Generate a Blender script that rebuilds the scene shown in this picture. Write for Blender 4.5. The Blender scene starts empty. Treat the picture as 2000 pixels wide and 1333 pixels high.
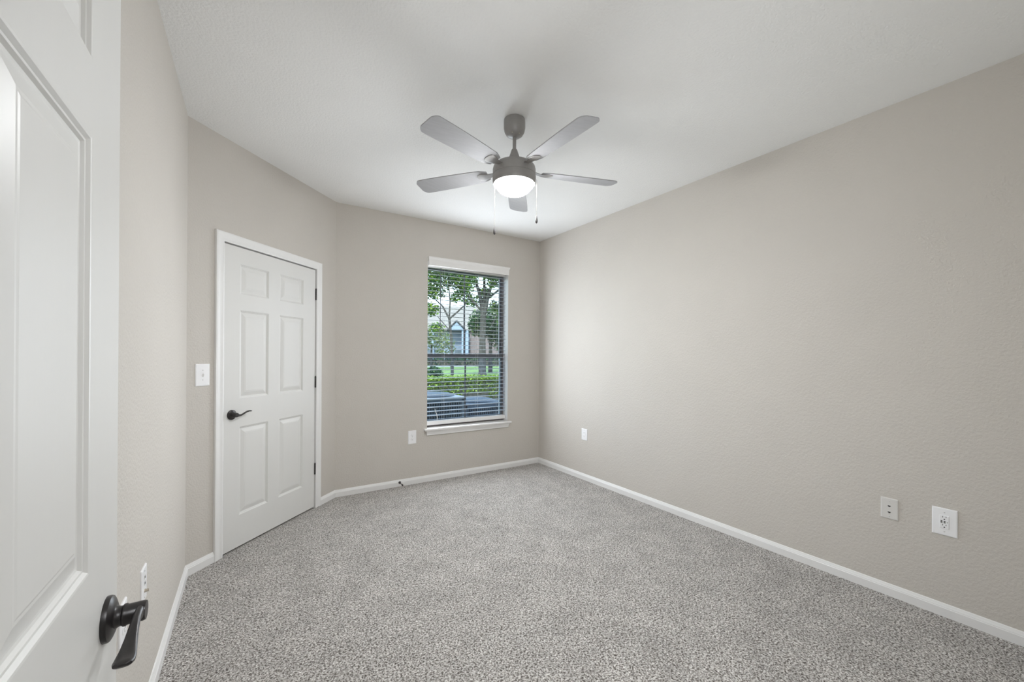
import bpy, bmesh, math, random
from mathutils import Vector, Matrix, noise as mnoise
R = math.radians
PI = math.pi
rng = random.Random(7)
scene = bpy.context.scene
COL = scene.collection

# ------------------------------------------------------------------ camera
H = 2.743                     # ceiling height
XR, YW, XL = 3.006, 4.057, -0.326   # right wall, window wall, left wall
SX, TY = 0.655, 3.075         # where the diagonal wall meets the window wall / the left wall
EYE = 1.328
cam_data = bpy.data.cameras.new('camera')
cam_data.sensor_fit = 'HORIZONTAL'
cam_data.sensor_width = 36.0
cam_data.lens = 36.0 * 792.0 / 2000.0
cam_data.shift_y = (693.5 - 666.5) / 2000.0
cam_data.clip_start = 0.02
cam_data.clip_end = 400
cam = bpy.data.objects.new('camera', cam_data)
COL.objects.link(cam)
YAW, PITCH, ROLL = R(32.706), R(0.069), R(0.3315)
cam.matrix_world = (Matrix.Translation((0, 0, EYE)) @ Matrix.Rotation(-YAW, 4, 'Z')
                    @ Matrix.Rotation(R(90) + PITCH, 4, 'X') @ Matrix.Rotation(ROLL, 4, 'Z'))
scene.camera = cam

# ------------------------------------------------------------------ light
SKY_STRENGTH = 4.6
SUN_ENERGY = 9.0
HALL_POWER = 3.0
DOORWAY_POWER = 16.5
WINDOW_FILL_POWER = 32.5
SIDE_POWER = 2.1
BOWL_STRENGTH = 176.0
world = bpy.data.worlds.new('sky')
scene.world = world
world.use_nodes = True
wn = world.node_tree
wn.nodes.clear()
w_out = wn.nodes.new('ShaderNodeOutputWorld')
w_bg = wn.nodes.new('ShaderNodeBackground')
w_bg.inputs['Color'].default_value = (0.86, 0.94, 1.0, 1)
w_bg.inputs['Strength'].default_value = SKY_STRENGTH
wn.links.new(w_bg.outputs[0], w_out.inputs[0])
sun_d = bpy.data.lights.new('sun', 'SUN')
sun_d.energy = SUN_ENERGY
sun_d.angle = R(1.0)
sun_d.color = (1.0, 0.95, 0.86)
sun = bpy.data.objects.new('sun', sun_d)
sun.location = (-8, -8, 12)
sun.rotation_euler = Vector((0.55, 0.60, -0.95)).to_track_quat('-Z', 'Y').to_euler()
COL.objects.link(sun)
hall_d = bpy.data.lights.new('hall_fill', 'AREA')  # unseen area light added in the hall as fill, no known fixture
hall_d.shape = 'RECTANGLE'
hall_d.size, hall_d.size_y = 0.7, 0.7
hall_d.energy = HALL_POWER
hall_d.color = (0.97, 0.98, 1.0)
hall = bpy.data.objects.new('hall_fill', hall_d)
hall.location = (-0.05, -0.6, 2.4)
hall.rotation_euler = (R(30), 0, R(-25))
COL.objects.link(hall)

door_d = bpy.data.lights.new('doorway_fill', 'AREA')  # unseen fill light added in the entry opening for right wall and floor
door_d.shape = 'DISK'
door_d.size = 0.5
door_d.energy = DOORWAY_POWER
door_d.color = (0.95, 0.975, 1.0)
door_l = bpy.data.objects.new('doorway_fill', door_d)
door_l.location = (0.28, -0.02, 1.80)
door_l.rotation_euler = Vector((1.0, 0.72, -0.45)).to_track_quat('-Z', 'Y').to_euler()
COL.objects.link(door_l)
day_d = bpy.data.lights.new('window_fill', 'AREA')  # area light added on the room side of the blind, stands in for daylight
day_d.shape = 'RECTANGLE'
day_d.size, day_d.size_y = 0.96, 1.64
day_d.energy = WINDOW_FILL_POWER
day_d.color = (0.865, 0.93, 1.0)
day = bpy.data.objects.new('window_fill', day_d)
day.location = (2.05, YW + 0.000, 1.43)
day.rotation_euler = (R(-90), 0, R(-5))
COL.objects.link(day)

side_d = bpy.data.lights.new('left_wall_fill', 'AREA')  # narrow light added to brighten the far end of the left wall
side_d.shape = 'RECTANGLE'
side_d.size, side_d.size_y = 0.30, 1.50
side_d.energy = SIDE_POWER
side_d.spread = R(48)
side_d.color = (0.88, 0.935, 1.0)
side = bpy.data.objects.new('left_wall_fill', side_d)
side.location = (2.25, YW - 0.10, 1.40)
side.rotation_euler = Vector((-2.57, -1.50, -0.30)).to_track_quat('-Z', 'Y').to_euler()
COL.objects.link(side)

scene.view_settings.view_transform = 'Standard'
scene.view_settings.look = 'None'
scene.view_settings.exposure = 0.0
scene.view_settings.gamma = 1.0
scene.view_settings.use_curve_mapping = False
scene.cycles.use_denoising = True
scene.cycles.diffuse_bounces = 8
scene.cycles.max_bounces = 16
scene.cycles.transparent_max_bounces = 24

# ------------------------------------------------------------------ materials
def new_mat(name):
    m = bpy.data.materials.new(name)
    m.use_nodes = True
    nt = m.node_tree
    return m, nt, nt.nodes['Principled BSDF']

def node(nt, kind, **kw):
    n = nt.nodes.new(kind)
    for k, v in kw.items():
        setattr(n, k, v)
    return n

def coords(nt, scale=(1, 1, 1), space='Object'):
    tc = node(nt, 'ShaderNodeTexCoord')
    mp = node(nt, 'ShaderNodeMapping')
    mp.inputs['Scale'].default_value = scale
    nt.links.new(tc.outputs[space], mp.inputs['Vector'])
    return mp.outputs[0]

def paint(name, col, rough=0.6, spec=0.5, var=0.03, scale=12, bump=0.0, bscale=160, bdist=0.001, metal=0.0, stretch=(1, 1, 1), detail=2.0):
    """a painted or moulded surface: faint tone variation and a fine relief"""
    m, nt, b = new_mat(name)
    v = coords(nt, stretch)
    n = node(nt, 'ShaderNodeTexNoise')
    n.inputs['Scale'].default_value = scale
    n.inputs['Detail'].default_value = 3
    nt.links.new(v, n.inputs['Vector'])
    r = node(nt, 'ShaderNodeValToRGB')
    r.color_ramp.elements[0].position = 0.3
    r.color_ramp.elements[1].position = 0.7
    r.color_ramp.elements[0].color = (*[c * (1 - var) for c in col], 1)
    r.color_ramp.elements[1].color = (*[min(1, c * (1 + var)) for c in col], 1)
    nt.links.new(n.outputs['Fac'], r.inputs[0])
    nt.links.new(r.outputs[0], b.inputs['Base Color'])
    b.inputs['Roughness'].default_value = rough
    b.inputs['Specular IOR Level'].default_value = spec
    b.inputs['Metallic'].default_value = metal
    if bump:
        n2 = node(nt, 'ShaderNodeTexNoise')
        n2.inputs['Scale'].default_value = bscale
        n2.inputs['Detail'].default_value = detail
        nt.links.new(v, n2.inputs['Vector'])
        bp = node(nt, 'ShaderNodeBump')
        bp.inputs['Strength'].default_value = bump
        bp.inputs['Distance'].default_value = bdist
        nt.links.new(n2.outputs['Fac'], bp.inputs['Height'])
        nt.links.new(bp.outputs[0], b.inputs['Normal'])
    return m

M = {}
M['wall'] = paint('wall_paint_greige', (0.565, 0.533, 0.490), 0.7, 0.3, 0.012, 3, 0.9, 88, 0.003)
M['ceiling'] = paint('ceiling_paint_white', (0.82, 0.82, 0.81), 0.9, 0.1, 0.008, 3, 0.8, 85, 0.003)
M['trim'] = paint('trim_enamel_white', (0.78, 0.775, 0.765), 0.35, 0.5, 0.01, 8)
M['door'] = paint('door_enamel_white', (0.685, 0.68, 0.66), 0.38, 0.5, 0.01, 6, 0.25, 70, 0.0006, stretch=(1, 1, 0.06), detail=4)
M['plate'] = paint('plate_plastic_white', (0.86, 0.86, 0.87), 0.3, 0.5, 0.006, 20)
M['plate_grey'] = paint('plate_plastic_almond_grey', (0.66, 0.645, 0.62), 0.4, 0.5, 0.006, 20)
M['slot'] = paint('socket_slot_dark', (0.03, 0.028, 0.026), 0.6, 0.3, 0.1, 60)
M['slot_grey'] = paint('socket_slot_grey', (0.33, 0.32, 0.30), 0.6, 0.3, 0.05, 60)
M['screw'] = paint('screw_painted', (0.62, 0.61, 0.60), 0.35, 0.5, 0.02, 60)
M['steel'] = paint('connector_steel', (0.45, 0.40, 0.33), 0.35, 0.5, 0.03, 60, metal=1.0)
M['bronze'] = paint('oil_rubbed_bronze', (0.030, 0.027, 0.027), 0.33, 0.6, 0.25, 40, metal=0.35)
M['fan'] = paint('fan_brushed_nickel_grey', (0.27, 0.26, 0.25), 0.42, 0.5, 0.03, 30, metal=0.1)
M['blade'] = paint('fan_blade_silver_grey', (0.38, 0.38, 0.39), 0.75, 0.15, 0.04, 10, stretch=(1, 8, 1))
M['chain'] = paint('chain_brass', (0.14, 0.125, 0.10), 0.6, 0.2, 0.05, 90, metal=0.0)
M['fob'] = paint('fob_dark_wood', (0.045, 0.04, 0.04), 0.4, 0.5, 0.2, 50)
M['slat'] = paint('blind_slat_sky_tint', (0.46, 0.51, 0.58), 0.4, 0.5, 0.01, 10)  # white slats with the blue-grey of reflected sky put into the colour
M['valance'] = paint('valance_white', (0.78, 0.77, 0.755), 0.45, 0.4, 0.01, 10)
M['cord'] = paint('cord_white', (0.8, 0.8, 0.8), 0.8, 0.2, 0.02, 60)
M['wand'] = paint('wand_smoked_plastic', (0.10, 0.11, 0.13), 0.25, 0.5, 0.03, 30)
M['frame'] = paint('window_frame_bronze_vinyl', (0.24, 0.215, 0.215), 0.45, 0.5, 0.05, 20)
M['sash'] = paint('window_sash_sky_tint', (0.15, 0.165, 0.19), 0.4, 0.5, 0.05, 20)  # bronze sash, slate blue of the reflected sky put into its colour
M['concrete'] = paint('concrete_slab', (0.231, 0.22, 0.2035), 0.9, 0.2, 0.12, 4, 0.5, 40, 0.004)
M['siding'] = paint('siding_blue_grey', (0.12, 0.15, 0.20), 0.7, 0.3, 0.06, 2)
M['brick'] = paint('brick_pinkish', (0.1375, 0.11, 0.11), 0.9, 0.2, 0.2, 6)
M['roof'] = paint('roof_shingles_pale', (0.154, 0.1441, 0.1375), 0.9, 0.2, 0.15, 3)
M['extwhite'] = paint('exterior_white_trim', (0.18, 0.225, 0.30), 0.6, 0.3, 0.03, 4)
M['darkglass'] = paint('far_window_dark', (0.06, 0.08, 0.10), 0.15, 0.6, 0.2, 2)
M['iron'] = paint('fence_iron_black', (0.02, 0.02, 0.022), 0.5, 0.4, 0.2, 10)
M['ac_grey'] = paint('condenser_casing_grey', (0.055, 0.060, 0.068), 0.5, 0.4, 0.06, 6)
M['ac_dark'] = paint('condenser_casing_blue_dark', (0.02475, 0.0341, 0.0484), 0.5, 0.4, 0.1, 6)
M['ac_lip'] = paint('condenser_lid_edge_pale', (0.3025, 0.286, 0.275), 0.5, 0.4, 0.03, 6)
M['fin'] = paint('condenser_coil_fins', (0.03, 0.033, 0.038), 0.6, 0.4, 0.3, 30)
M['bark'] = paint('bark_grey_brown', (0.04675, 0.044, 0.04125), 0.95, 0.1, 0.35, 9, 0.8, 20, 0.03, stretch=(1, 1, 0.25))

def carpet_mat():
    m, nt, b = new_mat('carpet_frieze_grey')
    v = coords(nt, (1, 1, 1))
    # curled yarn: a fine distorted noise, dark brown between the tufts, pale at the tips
    n0 = node(nt, 'ShaderNodeTexNoise'); n0.inputs['Scale'].default_value = 132; n0.inputs['Detail'].default_value = 2.0
    n0.inputs['Roughness'].default_value = 0.62; n0.inputs['Distortion'].default_value = 0.7
    nt.links.new(v, n0.inputs['Vector'])
    rp = node(nt, 'ShaderNodeValToRGB')
    e = rp.color_ramp.elements
    e[0].position = 0.36; e[0].color = (0.085, 0.072, 0.062, 1)
    e[1].position = 0.74; e[1].color = (0.84, 0.82, 0.79, 1)
    for p, c in ((0.44, (0.235, 0.212, 0.193)), (0.505, (0.44, 0.415, 0.388)), (0.575, (0.60, 0.58, 0.553))):
        q = e.new(p); q.color = (*c, 1)
    nt.links.new(n0.outputs['Fac'], rp.inputs[0])
    # single yarns of a darker or lighter tone
    vo = node(nt, 'ShaderNodeTexVoronoi', voronoi_dimensions='2D'); vo.inputs['Scale'].default_value = 150
    nt.links.new(v, vo.inputs['Vector'])
    sep = node(nt, 'ShaderNodeSeparateColor'); nt.links.new(vo.outputs['Color'], sep.inputs[0])
    r1 = node(nt, 'ShaderNodeMapRange'); r1.inputs[3].default_value = .80; r1.inputs[4].default_value = 1.12
    nt.links.new(sep.outputs[0], r1.inputs[0])
    # brushed patches
    n2 = node(nt, 'ShaderNodeTexNoise'); n2.inputs['Scale'].default_value = 5.5; n2.inputs['Detail'].default_value = 5
    nt.links.new(v, n2.inputs['Vector'])
    r2 = node(nt, 'ShaderNodeMapRange'); r2.inputs[1].default_value = .3; r2.inputs[2].default_value = .7
    r2.inputs[3].default_value = .86; r2.inputs[4].default_value = 1.09
    nt.links.new(n2.outputs['Fac'], r2.inputs[0])
    mm_ = node(nt, 'ShaderNodeMath', operation='MULTIPLY')
    nt.links.new(r1.outputs[0], mm_.inputs[0]); nt.links.new(r2.outputs[0], mm_.inputs[1])
    mul = node(nt, 'ShaderNodeVectorMath', operation='MULTIPLY')
    nt.links.new(rp.outputs[0], mul.inputs[0]); nt.links.new(mm_.outputs[0], mul.inputs[1])
    nt.links.new(mul.outputs[0], b.inputs['Base Color'])
    bp = node(nt, 'ShaderNodeBump'); bp.inputs['Strength'].default_value = 0.8; bp.inputs['Distance'].default_value = 0.008
    nt.links.new(n0.outputs['Fac'], bp.inputs['Height']); nt.links.new(bp.outputs[0], b.inputs['Normal'])
    b.inputs['Roughness'].default_value = 0.95
    b.inputs['Specular IOR Level'].default_value = 0.1
    b.inputs['Sheen Weight'].default_value = 0.15
    return m
M['carpet'] = carpet_mat()

def glass_mat(name, tint, gloss=0.06):
    m, nt, b = new_mat(name)
    nt.nodes.remove(b)
    out = nt.nodes['Material Output']
    tr = node(nt, 'ShaderNodeBsdfTransparent'); tr.inputs[0].default_value = (*tint, 1)
    gl = node(nt, 'ShaderNodeBsdfGlossy'); gl.inputs['Roughness'].default_value = 0.02
    fr = node(nt, 'ShaderNodeFresnel'); fr.inputs[0].default_value = 1.45
    mx = node(nt, 'ShaderNodeMixShader')
    nt.links.new(fr.outputs[0], mx.inputs[0]); nt.links.new(tr.outputs[0], mx.inputs[1]); nt.links.new(gl.outputs[0], mx.inputs[2])
    nt.links.new(mx.outputs[0], out.inputs[0])
    return m
M['glass_up'] = glass_mat('window_glass_clear', (0.86, 0.93, 0.97))
M['glass_low'] = glass_mat('window_glass_tinted', (0.74, 0.86, 0.98))

def emit_mat(name, col, strength):
    m, nt, b = new_mat(name)
    b.inputs['Base Color'].default_value = (0.9, 0.9, 0.88, 1)
    b.inputs['Roughness'].default_value = 0.35
    b.inputs['Emission Color'].default_value = (*col, 1)
    b.inputs['Emission Strength'].default_value = strength
    return m
M['bowl'] = emit_mat('frosted_glass_lit', (0.965, 0.985, 1.0), BOWL_STRENGTH)

def leaf_mat(name, cols, trans=0.42, scale=9.0):
    """leaves: each has its own tone, light passes through them"""
    m, nt, b = new_mat(name)
    out = nt.nodes['Material Output']
    at = node(nt, 'ShaderNodeAttribute', attribute_name='tone')
    rp = node(nt, 'ShaderNodeValToRGB')
    e = rp.color_ramp.elements
    e[0].color = (*cols[0], 1); e[1].color = (*cols[-1], 1)
    for i, c in enumerate(cols[1:-1], 1):
        q = e.new(i / (len(cols) - 1)); q.color = (*c, 1)
    nt.links.new(at.outputs['Fac'], rp.inputs[0])
    nt.links.new(rp.outputs[0], b.inputs['Base Color'])
    b.inputs['Roughness'].default_value = 0.5
    b.inputs['Specular IOR Level'].default_value = 0.3
    tl = node(nt, 'ShaderNodeBsdfTranslucent')
    nt.links.new(rp.outputs[0], tl.inputs[0])
    mx = node(nt, 'ShaderNodeMixShader'); mx.inputs[0].default_value = trans
    nt.links.new(b.outputs[0], mx.inputs[1]); nt.links.new(tl.outputs[0], mx.inputs[2])
    nt.links.new(mx.outputs[0], out.inputs[0])
    return m
M['leaf_tree'] = leaf_mat('tree_leaves_green', [(0.012, 0.05, 0.015), (0.10, 0.22, 0.03), (0.38, 0.48, 0.06)])
M['leaf_dark'] = leaf_mat('tree_leaves_dark', [(0.0066, 0.0275, 0.0165), (0.0275, 0.0825, 0.0275), (0.143, 0.231, 0.044)])
M['leaf_pale'] = leaf_mat('tree_leaves_pale', [(0.077, 0.1155, 0.044), (0.143, 0.187, 0.066), (0.242, 0.275, 0.11)])
M['leaf_hedge'] = leaf_mat('hedge_leaves_lime', [(0.077, 0.132, 0.011), (0.242, 0.33, 0.0275), (0.407, 0.451, 0.077)])
M['twig'] = paint('hedge_twigs', (0.11, 0.088, 0.066), 0.95, 0.1, 0.4, 14, 1.0, 25, 0.05)

def grass_mat():
    m, nt, b = new_mat('lawn_grass')
    v = coords(nt)
    n = node(nt, 'ShaderNodeTexNoise'); n.inputs['Scale'].default_value = 0.9; n.inputs['Detail'].default_value = 8
    nt.links.new(v, n.inputs['Vector'])
    rp = node(nt, 'ShaderNodeValToRGB')
    e = rp.color_ramp.elements
    e[0].position = .3; e[0].color = (0.06, 0.105, 0.014, 1)
    e[1].position = .7; e[1].color = (0.135, 0.20, 0.028, 1)
    nt.links.new(n.outputs['Fac'], rp.inputs[0]); nt.links.new(rp.outputs[0], b.inputs['Base Color'])
    b.inputs['Roughness'].default_value = 0.9
    return m
M['grass'] = grass_mat()

# ------------------------------------------------------------------ mesh helpers
def link(name, me_or_bm, m, parent=None, smooth=False, loc=None, rotz=0.0):
    if isinstance(me_or_bm, bmesh.types.BMesh):
        me = bpy.data.meshes.new(name)
        bmesh.ops.recalc_face_normals(me_or_bm, faces=me_or_bm.faces)
        me_or_bm.to_mesh(me)
        me_or_bm.free()
    else:
        me = me_or_bm
    for mm in (m if isinstance(m, (list, tuple)) else [m]):
        me.materials.append(mm)
    if smooth:
        me.shade_smooth()
        if smooth != 'all':
            try:
                me.set_sharp_from_angle(angle=R(38))
            except Exception:
                pass
    o = bpy.data.objects.new(name, me)
    COL.objects.link(o)
    if parent is not None:
        o.parent = parent
    if loc is not None:
        o.location = loc
    o.rotation_euler = (0, 0, rotz)
    return o

def tag(o, label=None, cat=None, group=None, kind=None):
    if label: o['label'] = label
    if cat: o['category'] = cat
    if group: o['group'] = group
    if kind: o['kind'] = kind
    return o

def thing(name, label, cat, loc=(0, 0, 0), rotz=0.0, group=None, kind=None):
    o = bpy.data.objects.new(name, None)
    COL.objects.link(o)
    o.empty_display_size = 0.05
    o.location = loc
    o.rotation_euler = (0, 0, rotz)
    return tag(o, label, cat, group, kind)

def box(bm, x0, x1, y0, y1, z0, z1, bev=0.0, seg=2):
    b2 = bmesh.new()
    vs = [b2.verts.new((x, y, z)) for x in (x0, x1) for y in (y0, y1) for z in (z0, z1)]
    for f in ((0, 1, 3, 2), (4, 6, 7, 5), (0, 4, 5, 1), (2, 3, 7, 6), (0, 2, 6, 4), (1, 5, 7, 3)):
        b2.faces.new([vs[i] for i in f])
    bmesh.ops.recalc_face_normals(b2, faces=b2.faces)
    if bev > 0:
        bmesh.ops.bevel(b2, geom=list(b2.edges), offset=bev, segments=seg, affect='EDGES', profile=0.5)
    _merge(bm, b2)

def _merge(bm, b2, mat=None):
    me = bpy.data.meshes.new('tmp')
    b2.to_mesh(me); b2.free()
    if mat is not None:
        me.transform(mat)
    bm.from_mesh(me)
    bpy.data.meshes.remove(me)

def lathe(bm, prof, cx=0, cy=0, seg=48, axis='Z'):
    """prof: (radius, height) pairs; revolve about a vertical axis (or about Y for axis='Y', height = -y)"""
    rings = []
    for r, h in prof:
        if r < 1e-6:
            p = (cx, cy, h) if axis == 'Z' else (cx, -h, cy)
            rings.append([bm.verts.new(p)])
        else:
            ring = []
            for i in range(seg):
                a = 2 * PI * i / seg
                if axis == 'Z':
                    ring.append(bm.verts.new((cx + r * math.cos(a), cy + r * math.sin(a), h)))
                else:
                    ring.append(bm.verts.new((cx + r * math.cos(a), -h, cy + r * math.sin(a))))
            rings.append(ring)
    for a, b in zip(rings, rings[1:]):
        if len(a) == 1 and len(b) == 1:
            continue
        for i in range(seg):
            j = (i + 1) % seg
            if len(a) == 1:
                bm.faces.new((a[0], b[i], b[j]))
            elif len(b) == 1:
                bm.faces.new((a[i], a[j], b[0]))
            else:
                bm.faces.new((a[i], a[j], b[j], b[i]))
    for ring in (rings[0], rings[-1]):
        if len(ring) > 2:
            bm.faces.new(ring)

def tube(bm, pts, rad, seg=8):
    """a round bar along a polyline, capped; rad: one radius or one per point"""
    pts = [Vector(p) for p in pts]
    rads = rad if isinstance(rad, (list, tuple)) else [rad] * len(pts)
    rings = []
    s = t = None
    for i, p in enumerate(pts):
        d = (pts[min(i + 1, len(pts) - 1)] - pts[max(i - 1, 0)]).normalized()
        if s is None:
            s = d.cross(Vector((0, 0, 1)))
            if s.length < 1e-2:
                s = d.cross(Vector((1, 0, 0)))
        else:
            s = s - d * s.dot(d)
        s.normalize()
        t = s.cross(d).normalized()
        rings.append([bm.verts.new(p + rads[i] * (math.cos(2 * PI * k / seg) * s + math.sin(2 * PI * k / seg) * t)) for k in range(seg)])
    for a, b in zip(rings, rings[1:]):
        for k in range(seg):
            j = (k + 1) % seg
            bm.faces.new((a[k], a[j], b[j], b[k]))
    bm.faces.new(rings[0]); bm.faces.new(rings[-1])

def loft(bm, secs, seg=16, power=2.0):
    """secs: (centre, u axis, half u, v axis, half v): superelliptic sections joined into one solid"""
    rings = []
    for c, u, hu, v, hv in secs:
        c, u, v = Vector(c), Vector(u), Vector(v)
        ring = []
        for k in range(seg):
            a = 2 * PI * k / seg
            ca, sa = math.cos(a), math.sin(a)
            x = math.copysign(abs(ca) ** (2 / power), ca)
            y = math.copysign(abs(sa) ** (2 / power), sa)
            ring.append(bm.verts.new(c + u * hu * x + v * hv * y))
        rings.append(ring)
    for a, b in zip(rings, rings[1:]):
        for k in range(seg):
            j = (k + 1) % seg
            bm.faces.new((a[k], a[j], b[j], b[k]))
    bm.faces.new(rings[0]); bm.faces.new(rings[-1])

def extrude_profile(bm, prof, p0, p1, m0=0.0, m1=0.0):
    """prof: (out, height) polygon; runs from p0 to p1 (2-D, wall line, room on the right hand side);
    m0/m1: how far the outer side is shortened per unit 'out' at each end (mitre)"""
    p0, p1 = Vector((*p0, 0)), Vector((*p1, 0))
    d = (p1 - p0).normalized()
    n = Vector((d.y, -d.x, 0))
    a = [bm.verts.new(p0 + n * o + d * (o * m0) + Vector((0, 0, h))) for o, h in prof]
    b = [bm.verts.new(p1 + n * o - d * (o * m1) + Vector((0, 0, h))) for o, h in prof]
    k = len(prof)
    for i in range(k):
        j = (i + 1) % k
        bm.faces.new((a[i], a[j], b[j], b[i]))
    bm.faces.new(a); bm.faces.new(b)

def holed_panel(bm, x0, x1, z0, z1, y0, y1, holes):
    """an upright slab between y0 and y1 with rectangular openings (hx0, hx1, hz0, hz1)"""
    xs = sorted({x0, x1, *[h[0] for h in holes], *[h[1] for h in holes]})
    zs = sorted({z0, z1, *[h[2] for h in holes], *[h[3] for h in holes]})
    def solid(i, k):
        if i < 0 or k < 0 or i >= len(xs) - 1 or k >= len(zs) - 1:
            return False
        cx, cz = (xs[i] + xs[i + 1]) / 2, (zs[k] + zs[k + 1]) / 2
        return not any(h[0] < cx < h[1] and h[2] < cz < h[3] for h in holes)
    V = {}
    def vt(x, y, z):
        key = (round(x, 5), round(y, 5), round(z, 5))
        if key not in V:
            V[key] = bm.verts.new((x, y, z))
        return V[key]
    for i in range(len(xs) - 1):
        for k in range(len(zs) - 1):
            if not solid(i, k):
                continue
            a, b, c, d = xs[i], xs[i + 1], zs[k], zs[k + 1]
            for y in (y0, y1):
                bm.faces.new((vt(a, y, c), vt(b, y, c), vt(b, y, d), vt(a, y, d)))
            if not solid(i - 1, k): bm.faces.new((vt(a, y0, c), vt(a, y1, c), vt(a, y1, d), vt(a, y0, d)))
            if not solid(i + 1, k): bm.faces.new((vt(b, y0, c), vt(b, y1, c), vt(b, y1, d), vt(b, y0, d)))
            if not solid(i, k - 1): bm.faces.new((vt(a, y0, c), vt(b, y0, c), vt(b, y1, c), vt(a, y1, c)))
            if not solid(i, k + 1): bm.faces.new((vt(a, y0, d), vt(b, y0, d), vt(b, y1, d), vt(a, y1, d)))

# ------------------------------------------------------------------ room shell
T = 0.12
DX, DY = SX - XL, YW - TY
DLEN = math.hypot(DX, DY)
DANG = math.atan2(DY, DX)
REAR = 0.045                        # room face of the wall with the entry door
OPX0, OPX1, OPZ0, OPZ1 = 1.551, 2.546, 0.53, 2.31   # window opening
D1X0, D1X1, D1Z1 = 0.232, 1.126, 2.068              # closet door opening, along the diagonal wall
ENX0, ENX1, ENZ1 = -0.205, 0.74, 2.075              # entry opening

bm = bmesh.new()
poly = [(XL - .02, REAR - 0.2), (XR + .02, REAR - 0.2), (XR + .02, YW + .02), (SX - .16, YW + .14), (XL - .11, TY + .13)]
t_ = [bm.verts.new((x, y, 0)) for x, y in poly]
u_ = [bm.verts.new((x, y, -.04)) for x, y in poly]
bm.faces.new(t_); bm.faces.new(list(reversed(u_)))
for i in range(len(poly)):
    j = (i + 1) % len(poly)
    bm.faces.new((t_[i], u_[i], u_[j], t_[j]))
floor = link('floor', bm, M['carpet'])
tag(floor, 'mottled grey frieze carpet covering the bedroom floor', 'carpet', kind='structure')

bm = bmesh.new()
box(bm, XL - T, XR + T, REAR - T, YW + .2, H, H + 0.1)
tag(link('ceiling', bm, M['ceiling']), 'white lightly textured ceiling above the whole room', 'ceiling', kind='structure')

bm = bmesh.new()
holed_panel(bm, SX, XR + T, -0.15, H, 0, 0.2, [(OPX0, OPX1, OPZ0, OPZ1)])
tag(link('wall_far', bm, M['wall'], loc=(0, YW, 0)), 'greige far wall around the window with the blind', 'wall', kind='structure')
bm = bmesh.new()
box(bm, XR, XR + T, REAR - T, YW, -0.04, H)
tag(link('wall_right', bm, M['wall']), 'long bare greige wall on the right with three wall plates', 'wall', kind='structure')
bm = bmesh.new()
box(bm, XL - T, XL, REAR - T, TY, -0.04, H)
tag(link('wall_left', bm, M['wall']), 'greige wall behind the open white door', 'wall', kind='structure')
bm = bmesh.new()
holed_panel(bm, 0, DLEN, -0.04, H, 0, T, [(D1X0, D1X1, -0.04, D1Z1)])
tag(link('wall_diagonal', bm, M['wall'], loc=(XL, TY, 0), rotz=DANG), 'short angled greige wall that holds the closed door', 'wall', kind='structure')
bm = bmesh.new()
holed_panel(bm, XL - T, XR + T, -0.04, H, 0, T, [(ENX0, ENX1, -0.04, ENZ1)])
tag(link('wall_rear', bm, M['wall'], loc=(0, REAR - T, 0)), 'greige wall with the entry doorway behind the viewpoint', 'wall', kind='structure')

# closet behind the angled door, hall behind the entry, the house's own roof
def shell(name, x0, x1, y0, y1, z0, z1, m, drop, **kw):
    b = bmesh.new()
    for side, c in (('x0', (x0 - .05, x0, y0, y1, z0, z1)), ('x1', (x1, x1 + .05, y0, y1, z0, z1)), ('y0', (x0 - .05, x1 + .05, y0 - .05, y0, z0, z1)),
                    ('y1', (x0 - .05, x1 + .05, y1, y1 + .05, z0, z1)), ('z0', (x0, x1, y0, y1, z0 - .05, z0)), ('z1', (x0 - .05, x1 + .05, y0 - .05, y1 + .05, z1, z1 + .05))):
        if side not in drop:
            box(b, *c)
    return link(name, b, m, **kw)
tag(shell('wall_closet', 0.05, DLEN - 0.05, T, 0.75, -0.04, 2.5, M['wall'], ('y0',), loc=(XL, TY, 0), rotz=DANG), 'closet walls behind the closed angled door', 'wall', kind='structure')
tag(shell('wall_hall', -1.3, 2.1, -2.4, REAR - T, 0.0, H, M['wall'], ('y1', 'z0')), 'hallway walls outside the entry doorway', 'wall', kind='structure')
bm = bmesh.new()
box(bm, -1.3, 2.1, -2.4, REAR - .2, -.04, 0)
tag(link('floor_hall', bm, M['carpet']), 'hallway carpet outside the entry doorway', 'carpet', kind='structure')
bm = bmesh.new()
box(bm, -3.0, 6.0, -6.0, YW + 0.75, H + 0.12, H + 0.4)
tag(link('roof', bm, M['roof']), 'eave and roof of the house over the room', 'roof', kind='structure')

# ------------------------------------------------------------------ baseboards
BB = [(0, 0), (.014, 0), (.014, .043), (.0115, .046), (.0115, .049), (.008, .056), (.005, .0635), (0, .065)]
tan225 = math.tan(R(22.5))
def baseboard(name, p0, p1, m0, m1, label):
    b = bmesh.new()
    extrude_profile(b, BB, p0, p1, m0, m1)
    return tag(link(name, b, M['trim']), label, 'baseboard', kind='structure')
def dpt(s): return (XL + DX / DLEN * s, TY + DY / DLEN * s)
CW = 0.062                      # casing width
baseboard('baseboard_rear', (XR, REAR), (ENX1 + CW - .005, REAR), 1, 0, 'white baseboard along the wall with the entry doorway')
baseboard('baseboard_right', (XR, YW), (XR, REAR), 1, 1, 'white baseboard along the long right wall')
baseboard('baseboard_far', (SX, YW), (XR, YW), tan225, 1, 'white baseboard under the window')
baseboard('baseboard_diagonal', dpt(D1X1 + CW - .005), dpt(DLEN), 0, tan225, 'short white baseboard between door casing and window wall')
baseboard('baseboard_corner', dpt(0), dpt(D1X0 - CW + .005), tan225, 0, 'short white baseboard left of the angled door, under the switch')
baseboard('baseboard_left', (XL, REAR), (XL, TY), 0, tan225, 'white baseboard along the left wall behind the open door')

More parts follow.
